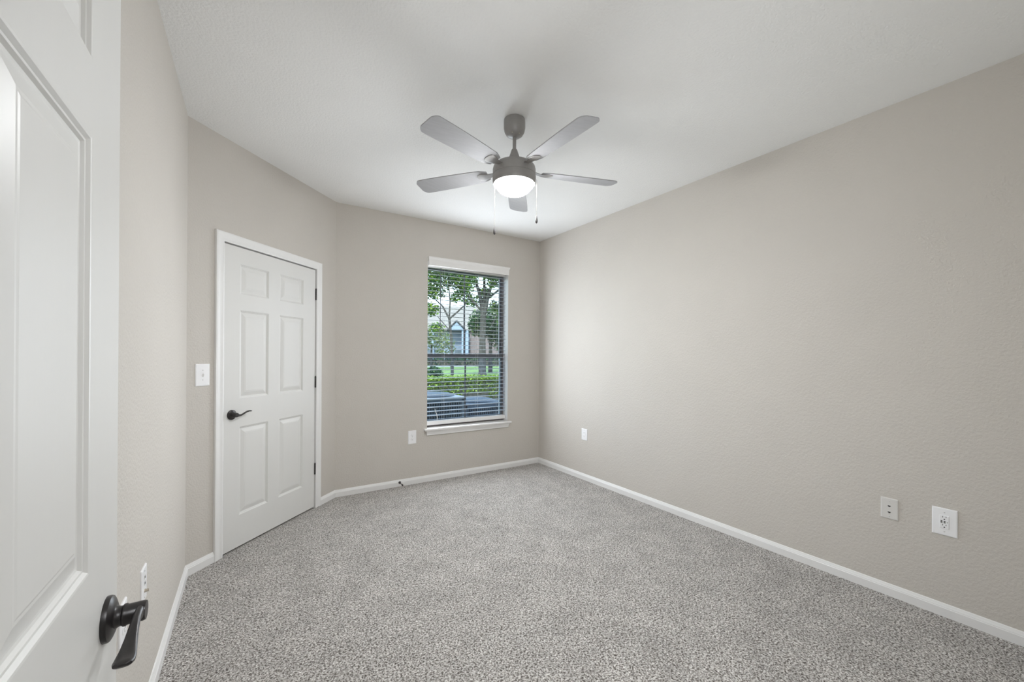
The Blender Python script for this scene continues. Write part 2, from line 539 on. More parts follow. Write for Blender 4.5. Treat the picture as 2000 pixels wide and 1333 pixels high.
# ------------------------------------------------------------------ doors
STEPS = [(0, 0), (.003, .0005), (.007, .0045), (.010, .0048), (.013, .0085), (.017, .0092), (.020, .0088), (.043, .0028), (.047, .0028), (.050, .0020)]
def door_slab(w, h, panels, th=0.035):
    """a moulded six panel slab: x 0..w, z 0..h, face at y=0, back at y=th"""
    b = bmesh.new()
    xs = sorted({0, w, *[p[0] for p in panels], *[p[1] for p in panels]})
    zs = sorted({0, h, *[p[2] for p in panels], *[p[3] for p in panels]})
    for side in (0, 1):
        sg = 1 if side == 0 else -1
        base = 0 if side == 0 else th
        for i in range(len(xs) - 1):
            for k in range(len(zs) - 1):
                cx, cz = (xs[i] + xs[i + 1]) / 2, (zs[k] + zs[k + 1]) / 2
                hit = [p for p in panels if p[0] < cx < p[1] and p[2] < cz < p[3]]
                a, c, d, e = xs[i], xs[i + 1], zs[k], zs[k + 1]
                if not hit:
                    b.faces.new([b.verts.new(q) for q in ((a, base, d), (c, base, d), (c, base, e), (a, base, e))])
                    continue
                rings = []
                for ins, dep in STEPS:
                    y = base + sg * dep
                    rings.append([b.verts.new(q) for q in ((a + ins, y, d + ins), (c - ins, y, d + ins), (c - ins, y, e - ins), (a + ins, y, e - ins))])
                for r0, r1 in zip(rings, rings[1:]):
                    for j in range(4):
                        b.faces.new((r0[j], r0[(j + 1) % 4], r1[(j + 1) % 4], r1[j]))
                b.faces.new(rings[-1])
    for a, c in (((0, 0), (0, h)), ((w, 0), (w, h)), ((0, 0), (w, 0)), ((0, h), (w, h))):
        b.faces.new([b.verts.new(q) for q in ((a[0], 0, a[1]), (c[0], 0, c[1]), (c[0], th, c[1]), (a[0], th, a[1]))])
    bmesh.ops.remove_doubles(b, verts=b.verts, dist=1e-5)
    return b

def lever_handle(parent, x, z, sgn, wave=1):
    """dark lever on a round rosette at (x, z) of the slab face (y=0); sgn: which way the lever points"""
    b = bmesh.new()
    lathe(b, [(.021, .008), (.0165, .012), (.0145, .017), (.0145, .019), (.0165, .021), (.0165, .024), (.0150, .026), (.0150, .044), (.0140, .0475), (0, .048)], x, z, 32, 'Y')
    secs = []
    path = [(-.004, 0, .0125, .007), (.008, -.0015, .0115, .0062), (.020, -.0040, .0085, .0055), (.034, -.0042, .0062, .0055), (.050, .0004, .0050, .0065),
            (.066, .0075, .0044, .0080), (.082, .0130, .0042, .0100), (.096, .0155, .0046, .0118), (.106, .0152, .0050, .0122), (.113, .0140, .0042, .0105), (.116, .0132, .0018, .005)]
    for s, dz, ht, hd in path:
        secs.append(((x + sgn * s, -.041, z + wave * dz), (0, 1, 0), hd, (0, 0, 1), ht))
    loft(b, secs, 20, 2.3)
    hnd = link('door_handle', b, M['bronze'], parent, smooth=True)
    hnd['label'] = 'dark bronze lever handle'
    b = bmesh.new()
    lathe(b, [(.0335, 0), (.0335, .004), (.0325, .0065), (.029, .0085), (.021, .0115), (.0, .012)], x, z, 48, 'Y')
    link('rosette', b, M['bronze'], hnd, smooth=True)

def hinge(parent, x, z, y=-0.004):
    b = bmesh.new()
    for k in range(5):
        lathe(b, [(0, z - .0475 + k * .019), (.0058, z - .0475 + k * .019), (.0062, z - .046 + k * .019), (.0062, z - .0300 + k * .019), (.0058, z - .0287 + k * .019), (0, z - .0287 + k * .019)], x, y, 16)
    lathe(b, [(0, z + .047), (.0045, z + .047), (.0045, z + .051), (.003, z + .0525), (0, z + .053)], x, y, 16)
    box(b, x - .006, x + .006, y + .002, y + .008, z - .0475, z + .0475)
    o = link('hinge', b, M['bronze'], parent, smooth=True)
    o['label'] = 'dark bronze hinge'

SW, SH = 0.868, 2.040
PX = ((.121, .369), (.471, .727))
PZ = ((.212, .817), (1.008, 1.614), (1.722, 1.929))
PANELS = [(a, b_, c, d) for a, b_ in PX for c, d in PZ]

def casing(bm, x0, x1, z1, w=CW):
    """mitred colonial casing round an opening on the wall face y=0, plus the jamb and the door stop"""
    prof = [(0, 0), (0, .009), (.006, .0125), (.012, .0125), (.016, .0105), (.034, .0125), (.046, .0155), (.054, .0165), (.060, .0150), (w, .011), (w, 0)]
    r = 0.006   # reveal
    lines = []
    for s, o in prof:
        lines.append([(x0 + r - s, -o, 0.0), (x0 + r - s, -o, z1 - r + s), (x1 - r + s, -o, z1 - r + s), (x1 - r + s, -o, 0.0)])
    V = [[bm.verts.new(p) for p in ln] for ln in lines]
    for i in range(len(V)):
        j = (i + 1) % len(V)
        for k in range(3):
            bm.faces.new((V[i][k], V[i][k + 1], V[j][k + 1], V[j][k]))
    bm.faces.new([v[0] for v in V]); bm.faces.new([v[3] for v in V])

def jamb(bm, x0, x1, z1, depth, stop=True, gap=0.006):
    t = .006
    box(bm, x0, x0 + t, 0, depth, 0, z1); box(bm, x1 - t, x1, 0, depth, 0, z1); box(bm, x0, x1, 0, depth, z1 - t, z1)
    if stop:
        box(bm, x0 + t, x0 + .022, .037, .07, 0, z1 - t); box(bm, x1 - .022, x1 - t, .037, .07, 0, z1 - t)
        box(bm, x0 + .022, x1 - .022, .037, .07, z1 - .022, z1 - t)

d1 = thing('door_1', 'closed white six panel door in the short angled wall', 'door', (XL + DX / DLEN * .244, TY + DY / DLEN * .244, 0.013), DANG, kind='structure')
bm = door_slab(SW, SH, PANELS)
link('door_slab', bm, M['door'], d1)
lever_handle(d1, .060, .906, 1)
for hz in (1.830, 1.075, .325):
    hinge(d1, SW + .004, hz)
bm = bmesh.new()
box(bm, .0005, .0025, -.0006, .002, .872, .935)
link('latch_plate', bm, M['steel'], d1)
bm = bmesh.new()
casing(bm, D1X0, D1X1, D1Z1)
jamb(bm, D1X0, D1X1, D1Z1, T)
tag(link('trim_1', bm, M['trim'], loc=(XL, TY, 0), rotz=DANG, smooth=True), 'white moulded casing round the closed angled door', 'door casing', kind='structure')

# the open door close to the viewpoint, swung back along the left wall
D2X = -0.188
d2 = thing('door_2', 'open white six panel door in the left foreground', 'door', (D2X, .929 - SW, 0.013), R(90), kind='structure')
PX2 = ((SW - .727, SW - .471), (SW - .390, SW - .140))
bm = door_slab(SW, SH, [(a, b_, c, d) for a, b_ in PX2 for c, d in PZ])
link('door_slab', bm, M['door'], d2)
lever_handle(d2, SW - .060, .901, -1, -1)
for hz in (1.830, 1.075, .325):
    hinge(d2, -.004, hz)
bm = bmesh.new()
casing(bm, ENX0, ENX1, ENZ1)
jamb(bm, ENX0, ENX1, ENZ1, T, stop=False)
o = link('trim_2', bm, M['trim'], loc=(0, REAR, 0), rotz=R(180), smooth=True)
o.data.transform(Matrix.Translation((-(ENX0 + ENX1), 0, 0)))
tag(o, 'white casing round the entry doorway behind the open door', 'door casing', kind='structure')

# ------------------------------------------------------------------ window
for p in bpy.data.objects['wall_far'].data.polygons:
    c_ = p.center
    if OPX0 - .01 < c_.x < OPX1 + .01 and OPZ0 - .01 < c_.z < OPZ1 + .01 and .01 < c_.y < .19:
        p.material_index = 1
bpy.data.objects['wall_far'].data.materials.append(M['plate'])  # white reveal, its colour brightened to stand in for daylight on it
w1 = thing('window_1', 'single hung window with bronze frame behind the white blind', 'window', ((OPX0 + OPX1) / 2, YW, .555), 0, kind='structure')
cx = (OPX0 + OPX1) / 2
hw = (OPX1 - OPX0) / 2
WZ0, WZ1 = 0.0, OPZ1 - .555         # local to the stool top
bm = bmesh.new()
holed_panel(bm, -hw, hw, WZ0, WZ1, .105, .175, [(-hw + .012, hw - .012, WZ0 + .035, WZ1 - .035)])
link('window_frame', bm, M['frame'], w1)
MR0, MR1 = 1.290 - .555, 1.338 - .555
def sash(name, z0, z1, y0, y1, gm, bot, top):
    b = bmesh.new()
    g0, g1, h0, h1 = -hw + .034, hw - .034, z0 + bot, z1 - top
    holed_panel(b, -hw + .012, hw - .012, z0, z1, y0, y1, [(g0, g1, h0, h1)])
    s = link(name, b, M['sash'], w1)
    b = bmesh.new()
    box(b, g0, g1, (y0 + y1) / 2 - .002, (y0 + y1) / 2 + .002, h0, h1)
    link('pane', b, gm, s)
    b = bmesh.new()
    box(b, -.009, .009, (y0 + y1) / 2 - .006, (y0 + y1) / 2 - .0025, h0, h1)
    link('muntin', b, M['sash'], s)
sash('upper_sash', MR0, WZ1 - .035, .140, .168, M['glass_up'], .040, .03)
sash('lower_sash', WZ0 + .035, MR1, .108, .136, M['glass_low'], .035, .048)
bm = bmesh.new()
box(bm, -hw - .036, hw + .036, -.042, 0, -.024, 0, .006, 3)
box(bm, -hw, hw, -.01, .105, -.024, 0)
link('window_sill', bm, M['trim'], w1, smooth=True)
bm = bmesh.new()
ap = [(0, -.024), (.030, -.024), (.031, -.030), (.026, -.040), (.019, -.052), (.016, -.062), (.016, -.070), (.010, -.074), (0, -.074)]
lp = [[(-hw - .012 + (0.03 - o) * .35, 0, z), (-hw - .012 + (0.03 - o) * .35, -o, z), (hw + .012 - (0.03 - o) * .35, -o, z), (hw + .012 - (0.03 - o) * .35, 0, z)] for o, z in ap[1:-1]]
V = [[bm.verts.new(p) for p in l] for l in lp]
for a, b_ in zip(V, V[1:]):
    for k in range(3):
        bm.faces.new((a[k], a[k + 1], b_[k + 1], b_[k]))
bm.faces.new(V[0]); bm.faces.new(V[-1])
link('apron', bm, M['trim'], w1, smooth=True)

# ------------------------------------------------------------------ blind
blind = thing('window_blind', 'white two inch slat blind hanging open in the window', 'blind', (cx, YW + .072, 2.31))
bx = hw - .006
def zz(z): return z - 2.31
bm = bmesh.new()
# crown moulded valance in front of the head rail, returns at both ends
vp = [(0.0, 2.268), (.010, 2.268), (.010, 2.318), (.013, 2.330), (.020, 2.342), (.024, 2.350), (.024, 2.357), (0, 2.357)]
yv = -.072 - .014
V = []
for o, z in vp:
    V.append([bm.verts.new(p) for p in ((-bx - o * .5 + .004, .0 - .073, zz(z)), (-bx - o * .5 + .004, yv - o, zz(z)), (bx + o * .5 - .002, yv - o, zz(z)), (bx + o * .5 - .002, .0 - .073, zz(z)))])
for i in range(len(V)):
    j = (i + 1) % len(V)
    for k in range(3):
        bm.faces.new((V[i][k], V[i][k + 1], V[j][k + 1], V[j][k]))
bm.faces.new([v[0] for v in V]); bm.faces.new([v[3] for v in V])
link('valance', bm, M['valance'], blind, smooth=True)
bm = bmesh.new()
box(bm, -bx, bx, -.028, .028, zz(2.262), zz(2.308), .003)
link('head_rail', bm, M['valance'], blind)
# slats
bm = bmesh.new()
prof = [(-.025, -.0012), (-.0125, .0002), (0, .0010), (.0125, .0002), (.025, -.0012)]
top, bot = [], []
tilt = R(2.5)
for y, z in prof:
    yy, z2 = y * math.cos(tilt) - z * math.sin(tilt), y * math.sin(tilt) + z * math.cos(tilt)
    top.append([bm.verts.new((sx * bx, yy, z2 + .0014)) for sx in (-1, 1)])
    bot.append([bm.verts.new((sx * bx, yy, z2 - .0014)) for sx in (-1, 1)])
for i in range(4):
    bm.faces.new((top[i][0], top[i][1], top[i + 1][1], top[i + 1][0]))
    bm.faces.new((bot[i][0], bot[i + 1][0], bot[i + 1][1], bot[i][1]))
for e in (0, 4):
    bm.faces.new((top[e][0], bot[e][0], bot[e][1], top[e][1]))
for s in (0, 1):
    bm.faces.new([t[s] for t in top] + [t[s] for t in reversed(bot)])
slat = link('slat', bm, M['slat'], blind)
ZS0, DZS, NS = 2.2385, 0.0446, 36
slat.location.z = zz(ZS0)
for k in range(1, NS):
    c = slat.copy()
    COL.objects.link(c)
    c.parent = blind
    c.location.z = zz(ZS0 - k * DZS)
bm = bmesh.new()
box(bm, -bx, bx, -.026, .026, zz(.577), zz(.619), .004)
link('bottom_rail', bm, M['valance'], blind)
for xx in (-.29, .12, .40):
    for yy in (-.0265, .0265):
        bm = bmesh.new()
        tube(bm, [(xx, yy, zz(2.27)), (xx, yy, zz(.617))], .0008, 6)
        link('ladder_cord', bm, M['cord'], blind)
bm = bmesh.new()
tube(bm, [(-.335, -.035, zz(2.262)), (-.337, -.036, zz(2.2)), (-.343, -.036, zz(1.524))], [.0035, .0042, .0042], 8)
link('tilt_wand', bm, M['wand'], blind, smooth=True)
bm = bmesh.new()
tube(bm, [(-.392, -.030, zz(.750)), (-.388, -.032, zz(.725)), (-.375, -.034, zz(.690)), (-.366, -.034, zz(.655)), (-.370, -.032, zz(.621))], [.002, .0035, .003, .0035, .002], 8)
link('lift_cord', bm, M['cord'], blind, smooth=True)

# ------------------------------------------------------------------ ceiling fan
FX, FY = 1.319, 2.041
fan = thing('ceiling_fan', 'five blade grey ceiling fan with lit frosted bowl, at rest', 'ceiling fan', (FX, FY, H))
def fz(z): return z - H
def fan_part(name, prof, m, **kw):
    b = bmesh.new()
    lathe(b, [(r, fz(z)) for r, z in prof], 0, 0, 64)
    return link(name, b, m, fan, smooth=True, **kw)
can = fan_part('canopy', [(.058, 2.7429), (.0635, 2.738), (.0645, 2.725), (.0645, 2.690), (.060, 2.668), (.050, 2.650), (.036, 2.640), (.020, 2.636), (.012, 2.632), (0, 2.632)], M['fan'])
for a in (-140, -80, 40):
    bm = bmesh.new()
    ca, sa = math.cos(R(a)), math.sin(R(a))
    lathe(bm, [(0, fz(2.6435)), (.0045, fz(2.643)), (.005, fz(2.646)), (.005, fz(2.652)), (0, fz(2.652))], .040 * ca, .040 * sa, 12)
    link('canopy_screw', bm, M['steel'], can, smooth=True)
fan_part('downrod', [(0, 2.64), (.0105, 2.64), (.0105, 2.555), (0, 2.555)], M['fan'])
fan_part('yoke_cover', [(0, 2.566), (.012, 2.566), (.017, 2.560), (.024, 2.538), (.034, 2.510), (.043, 2.490), (.046, 2.476), (0, 2.476)], M['fan'])
fan_part('motor_housing', [(0, 2.480), (.045, 2.480), (.085, 2.476), (.112, 2.468), (.124, 2.456), (.1285, 2.440), (.1290, 2.404), (.1270, 2.402), (0, 2.402)], M['fan'])
fan_part('light_ring', [(0, 2.4025), (.1285, 2.4015), (.1295, 2.399), (.1290, 2.372), (.1275, 2.358), (.1250, 2.3525), (.1220, 2.3515), (.1185, 2.353), (.1175, 2.360), (0, 2.362)], M['fan'])
bowl = fan_part('glass_bowl', [(0, 2.364), (.1165, 2.363), (.1165, 2.353), (.1135, 2.342), (.101, 2.328), (.087, 2.313), (.068, 2.301), (.045, 2.293), (.022, 2.2895), (0, 2.289)], M['bowl'])
bowl['label'] = 'frosted glass bowl, lit'
pitch = R(11)
for k in range(5):
    ang = R(-18 + 72 * k)
    rot = Matrix.Rotation(ang, 4, 'Z')
    b = bmesh.new()
    out = []
    L0, L1 = .170, .665
    n = 14
    for t in [i / 12 for i in range(12)] + [.945, .96, .975, .987, .995, 1.0]:
        x = L0 + (L1 - L0) * t
        w = .052 + .016 * math.sin(min(1, t * 1.15) * PI / 2)
        if t > .93: w *= math.sqrt(max(0.0, 1 - ((t - .93) / .07) ** 2 * .72))
        if t < .06: w *= .72 + .28 * t / .06
        out.append((x, w))
    n = len(out) - 1
    loc = Matrix.Translation((0, 0, fz(2.432))) @ Matrix.Rotation(pitch, 4, 'X')
    tp = [[b.verts.new(rot @ loc @ Vector((x, s * w, .0028))) for s in (-1, -.5, 0, .5, 1)] for x, w in out]
    bt = [[b.verts.new(rot @ loc @ Vector((x, s * w, -.0028))) for s in (-1, -.5, 0, .5, 1)] for x, w in out]
    for i in range(n):
        for j in range(4):
            b.faces.new((tp[i][j], tp[i + 1][j], tp[i + 1][j + 1], tp[i][j + 1]))
            b.faces.new((bt[i][j], bt[i][j + 1], bt[i + 1][j + 1], bt[i + 1][j]))
        for j in (0, 4):
            b.faces.new((tp[i][j], bt[i][j], bt[i + 1][j], tp[i + 1][j]))
    for i in (0, n):
        b.faces.new(tp[i] + list(reversed(bt[i])))
    bl = link('blade', b, M['blade'], fan)
    b = bmesh.new()
    secs = []
    for x, hw_, z, tl in ((.118, .020, 2.434, 0), (.140, .017, 2.433, .3), (.165, .022, 2.4275, 1), (.205, .034, 2.4275, 1), (.232, .028, 2.4275, 1), (.240, .012, 2.4275, 1)):
        r2 = rot @ Matrix.Rotation(pitch * tl, 4, 'X')
        secs.append((rot @ Vector((x, 0, fz(z))), r2.to_3x3() @ Vector((0, 1, 0)), hw_, r2.to_3x3() @ Vector((0, 0, 1)), .0022))
    loft(b, secs, 16, 3)
    link('blade_iron', b, M['fan'], bl, smooth=True)
def chain(dx, dy, z0, z1):
    b = bmesh.new()
    rr = math.hypot(dx, dy)
    ux, uy = dx / rr, dy / rr
    tube(b, [(ux * .124, uy * .124, fz(z0)), (ux * (.124 + rr) / 2, uy * (.124 + rr) / 2, fz(z0 + .003)), (dx, dy, fz(z0 - .006)), (dx, dy, fz(z1))], .0006, 6)
    nb = 40
    for i in range(nb):
        z = z0 - .008 - (z0 - .01 - z1) * i / nb
        lathe(b, [(0, fz(z + .0017)), (.0011, fz(z + .0008)), (.0011, fz(z - .0008)), (0, fz(z - .0017))], dx, dy, 6)
    c = link('pull_chain', b, M['chain'], fan, smooth=True)
    b = bmesh.new()
    lathe(b, [(0, fz(z1 + .004)), (.003, fz(z1 + .002)), (.0045, fz(z1 - .006)), (.007, fz(z1 - .020)), (.0075, fz(z1 - .030)), (.006, fz(z1 - .038)), (.0025, fz(z1 - .042)), (0, fz(z1 - .042))], dx, dy, 16)
    f = link('pull_fob', b, M['fob'], c, smooth=True)
    f['label'] = 'dark teardrop pull'
chain(1.221 - FX, 2.104 - FY + .0, 2.372, 2.093)
chain(1.432 - FX, 1.968 - FY, 2.385, 2.162)

# ------------------------------------------------------------------ wall plates
def plate_root(name, label, cat, wall, s, z, group=None):
    """s: distance along the wall as seen from the room"""
    if wall == 'right': loc, rz = (XR, s, z), R(-90)
    elif wall == 'left': loc, rz = (XL, s, z), R(90)
    elif wall == 'far': loc, rz = (s, YW, z), 0
    else: loc, rz = (*dpt(s), z), DANG
    return thing(name, label, cat, loc, rz, group)
def plate(root, w, h, m=None, th=.006):
    b = bmesh.new()
    x0, x1, z0, z1 = -w / 2, w / 2, -h / 2, h / 2
    rings = []
    for ins, y in ((0, 0), (0, -.0025), (.0008, -.0042), (.003, -.0056), (.006, -th)):
        rings.append([b.verts.new(q) for q in ((x0 + ins, y, z0 + ins), (x1 - ins, y, z0 + ins), (x1 - ins, y, z1 - ins), (x0 + ins, y, z1 - ins))])
    for r0, r1 in zip(rings, rings[1:]):
        for j in range(4):
            b.faces.new((r0[j], r0[(j + 1) % 4], r1[(j + 1) % 4], r1[j]))
    b.faces.new(rings[0]); b.faces.new(rings[-1])
    return link('plate', b, m or M['plate'], root)
def screw(root, x, z, y=-.006, r=.0032, m=None):
    b = bmesh.new()
    lathe(b, [(r, -y - .0005), (r, -y + .0006), (r * .7, -y + .0013), (0, -y + .0014)], x, z, 16, 'Y')
    return link('screw', b, m or M['screw'], root, smooth=True)
def pad(root, name, x0, x1, z0, z1, y0, y1, m, bev=0.0):
    b = bmesh.new()
    box(b, x0, x1, y0, y1, z0, z1, bev)
    return link(name, b, m, root)
def duplex(root, zc, m_body, m_slot, y=-.006):
    """one receptacle face with its two slots and earth hole"""
    b = bmesh.new()
    secs = []
    for yy, k in ((y + .001, 1.0), (y - .0012, 1.0), (y - .0018, .94)):
        secs.append(((0, yy, zc), (1, 0, 0), .0168 * k, (0, 0, 1), .0140 * k))
    loft(b, secs, 28, 3.2)
    f = link('receptacle', b, m_body, root, smooth=True)
    for sx, hh in ((-.0063, .0045), (.0063, .0036)):
        pad(f, 'slot', sx - .0012, sx + .0012, zc + .0035 - hh, zc + .0035 + hh, y - .0022, y - .0005, m_slot)
    b = bmesh.new()
    lathe(b, [(.0026, -y), (.0026, -y + .0022), (0, -y + .0022)], 0, zc - .0070, 16, 'Y')
    link('earth_hole', b, m_slot, f)

# switch beside the angled door
r_ = plate_root('light_switch', 'white light switch left of the angled door', 'light switch', 'diag', .098, 1.195)
plate(r_, .092, .136)
b = bmesh.new()
secs = [((0, -.005, .000), (1, 0, 0), .0050, (0, 0, 1), .0115), ((0, -.0075, -.0005), (1, 0, 0), .0046, (0, 0, 1), .0100), ((0, -.014, .0045), (1, 0, 0), .0040, (0, 0, 1), .0055), ((0, -.0165, .0065), (1, 0, 0), .0034, (0, 0, 1), .0036)]
loft(b, secs, 16, 4)
tg = link('toggle', b, M['plate'], r_, smooth=True)
screw(r_, 0, .030); screw(r_, 0, -.030)
# outlet under the window
r_ = plate_root('wall_outlet', 'white duplex outlet below the window, left of its sill', 'outlet', 'far', 1.392, .481)
plate(r_, .084, .135)
for zc in (.0195, -.0195):
    duplex(r_, zc, M['plate'], M['slot_grey'])
screw(r_, 0, 0, m=M['screw'])
# far plate on the right wall
r_ = plate_root('wall_outlet', 'white decorator outlet plate on the right wall nearest the window corner', 'outlet', 'right', 3.232, .484)
plate(r_, .088, .122)
ins = pad(r_, 'insert', -.0168, .0168, -.0335, .0335, -.0085, -.004, M['plate'], .001)
for zc in (.019, -.019):
    for sx, hh in ((-.0063, .0042), (.0063, .0034)):
        pad(ins, 'slot', sx - .001, sx + .001, zc + .003 - hh, zc + .003 + hh, -.0089, -.0078, M['slot_grey'])
    b = bmesh.new()
    lathe(b, [(.0024, .0078), (.0024, .0089), (0, .0089)], 0, zc - .0065, 12, 'Y')
    link('earth_hole', b, M['slot_grey'], ins)
screw(r_, 0, .048); screw(r_, 0, -.048)
# data plate
def jack(root, zc, y=-.0062, k=1.0):
    bx_ = pad(root, 'jack', -.0085 * k, .0085 * k, zc - .0085 * k, zc + .0085 * k, y - .0008, y + .002, M['plate_grey'])
    b = bmesh.new()
    pts = [(-.0062, .0032), (.0062, .0032), (.0062, -.0020), (.0030, -.0020), (.0030, -.0048), (-.0030, -.0048), (-.0030, -.0020), (-.0062, -.0020)]
    f0 = [b.verts.new((x * k, y - .0014, zc + z * k)) for x, z in pts]
    f1 = [b.verts.new((x * k, y + .001, zc + z * k)) for x, z in pts]
    for i in range(len(pts)):
        j = (i + 1) % len(pts)
        b.faces.new((f0[i], f0[j], f1[j], f1[i]))
    b.faces.new(f0); b.faces.new(f1)
    link('jack_opening', b, M['slot'], bx_)
r_ = plate_root('data_plate', 'greyish two jack data plate on the right wall beside the larger white outlet', 'wall plate', 'right', .765, .4835)
plate(r_, .074, .115, M['plate_grey'])
jack(r_, .0145); jack(r_, -.0195)
screw(r_, 0, .042); screw(r_, 0, -.042)
# large charger outlet
r_ = plate_root('charger_outlet', 'oversized white outlet plate with charging ports, nearest on the right wall', 'outlet', 'right', .551, .4835)
plate(r_, .092, .139)
ins = pad(r_, 'insert', -.0168, .0168, -.0335, .0335, -.0095, -.004, M['plate'], .0012)
Y = -.0098
for zc in (.0235, -.0175):
    for sx, hh in ((-.0055, .0042), (.0065, .0034)):
        pad(ins, 'slot', sx - .0011, sx + .0011, zc + .003 - hh, zc + .003 + hh, Y, Y + .002, M['slot'])
    b = bmesh.new()
    lathe(b, [(.0030, -Y - .002), (.0030, -Y), (0, -Y)], 0.0005, zc - .0085, 16, 'Y')
    link('earth_hole', b, M['slot'], ins)
for sx in (-.0095, .0015):
    p_ = pad(ins, 'charging_port', sx - .0032, sx + .0032, -.0058, .0068, Y, Y + .002, M['slot'])
    pad(p_, 'port_tongue', sx - .0006, sx + .0022, -.0040, .0048, Y - .0004, Y + .001, M['slot_grey'])
b = bmesh.new()
lathe(b, [(.0024, -Y - .002), (.0024, -Y), (0, -Y)], .0115, .0005, 14, 'Y')
link('indicator', b, M['slot_grey'], ins)
screw(r_, 0, .049); screw(r_, 0, -.049)
# plates on the left wall, half hidden by the open door
r_ = plate_root('cable_plate', 'white cable and phone plate on the left wall beyond the open door handle', 'wall plate', 'left', 1.945, .495)
plate(r_, .078, .122, M['plate'])
jack(r_, .026, k=.8); jack(r_, .004, k=.8)
b = bmesh.new()
lathe(b, [(.0065, .005), (.0065, .0085), (.0048, .009), (.0048, .017), (.0036, .0175), (0, .0175)], 0, -.024, 6, 'Y')
cn = link('coax_connector', b, M['steel'], r_)
screw(r_, 0, .048); screw(r_, 0, -.048)
r_ = plate_root('wall_outlet', 'white duplex outlet on the left wall just past the open door edge', 'outlet', 'left', 1.664, .512)
plate(r_, .078, .122)
for zc in (.0195, -.0195):
    duplex(r_, zc, M['plate'], M['slot_grey'])
screw(r_, 0, 0)

# door stop on the skirting under the window
ds = thing('door_stop', 'small black door stop screwed to the baseboard under the window', 'door stop', (1.262, YW - .0115, .040), 0)
b = bmesh.new()
lathe(b, [(.0125, 0), (.0135, .003), (.0125, .007), (.0095, .011), (.005, .013), (0, .013)], 0, 0, 20, 'Y')
link('base', b, M['fob'], ds, smooth=True)
b = bmesh.new()
dv = Vector((.10, -.98, -.14)).normalized()
tube(b, [Vector((0, -.009, 0)), Vector((0, -.009, 0)) + dv * .055], .0038, 12)
link('rod', b, M['fob'], ds, smooth=True)
b = bmesh.new()
tube(b, [Vector((0, -.009, 0)) + dv * .052, Vector((0, -.009, 0)) + dv * .056, Vector((0, -.009, 0)) + dv * .068, Vector((0, -.009, 0)) + dv * .072], [.006, .008, .008, .0055], 16)
link('rubber_tip', b, M['fob'], ds, smooth=True)

# ------------------------------------------------------------------ outdoors
GZ = -0.15
bm = bmesh.new()
bm.faces.new([bm.verts.new(p) for p in ((-60, YW + .2, GZ), (90, YW + .2, GZ), (90, 130, GZ), (-60, 130, GZ))])
tag(link('ground', bm, M['grass']), 'sunlit lawn outside the window', 'lawn', kind='structure')
bm = bmesh.new()
box(bm, 1.5, 4.6, 5.2, 7.2, GZ - .05, GZ + .02)
tag(link('concrete_pad', bm, M['concrete']), 'concrete pad under the two condensers', 'pad', kind='structure')
bm = bmesh.new()
box(bm, 8, 60, 46.5, 49, GZ - .05, GZ + .015)
tag(link('walkway', bm, M['concrete']), 'pale walkway beyond the lawn in front of the far building', 'path', kind='structure')

def condenser(label, loc, w, d, h, m_case, m_lip, dome):
    c = thing('air_conditioner', label, 'air conditioner', loc, 0, 'condensers outside the window')
    b = bmesh.new()
    box(b, -w / 2 + .025, w / 2 - .025, -d / 2 + .025, d / 2 - .025, .04, h - .05)
    link('coil', b, M['fin'], c)
    b = bmesh.new()
    box(b, -w / 2, w / 2, -d / 2, d / 2, 0, .06, .01)
    box(b, -w / 2, w / 2, -d / 2, d / 2, h - .085, h - .025, .008)
    for sx in (-1, 1):
        for sy in (-1, 1):
            box(b, sx * w / 2 - sx * .045 if sx > 0 else -w / 2, w / 2 if sx > 0 else -w / 2 + .045,
                d / 2 - .045 if sy > 0 else -d / 2, d / 2 if sy > 0 else -d / 2 + .045, .05, h - .03)
    link('casing', b, m_case, c)
    b = bmesh.new()
    n = 17
    for i in range(n):
        x = -w / 2 + .06 + (w - .12) * i / (n - 1)
        box(b, x - .007, x + .007, -d / 2 - .001, -d / 2 + .02, .05, h - .07)
        y = -d / 2 + .06 + (d - .12) * i / (n - 1)
        box(b, -w / 2 - .001, -w / 2 + .02, y - .007, y + .007, .05, h - .07)
        box(b, w / 2 - .02, w / 2 + .001, y - .007, y + .007, .05, h - .07)
    for k in range(7):
        z = .12 + (h - .26) * k / 6
        box(b, -w / 2 - .002, w / 2 + .002, -d / 2 - .003, -d / 2 + .01, z - .006, z + .006)
    link('louvre_guard', b, m_case, c)
    b = bmesh.new()
    box(b, -w / 2 - .012, w / 2 + .012, -d / 2 - .012, d / 2 + .012, h - .03, h, .008)
    link('lid', b, m_lip, c)
    b = bmesh.new()
    lathe(b, [(w * .46, h - .002), (w * .45, h + dome * .35), (w * .36, h + dome * .75), (w * .2, h + dome), (.05, h + dome), (0, h + dome)], 0, 0, 40)
    link('fan_guard', b, m_case, c, smooth=True)
    return c
condenser('grey condenser with pale lid edge outside the window, left one', (2.37, 5.97, GZ + .02), .74, .74, .825, M['ac_grey'], M['ac_lip'], .05)
condenser('dark blue condenser outside the window, right one', (3.40, 6.52, GZ + .02), .78, .78, .635, M['ac_dark'], M['ac_dark'], .055)

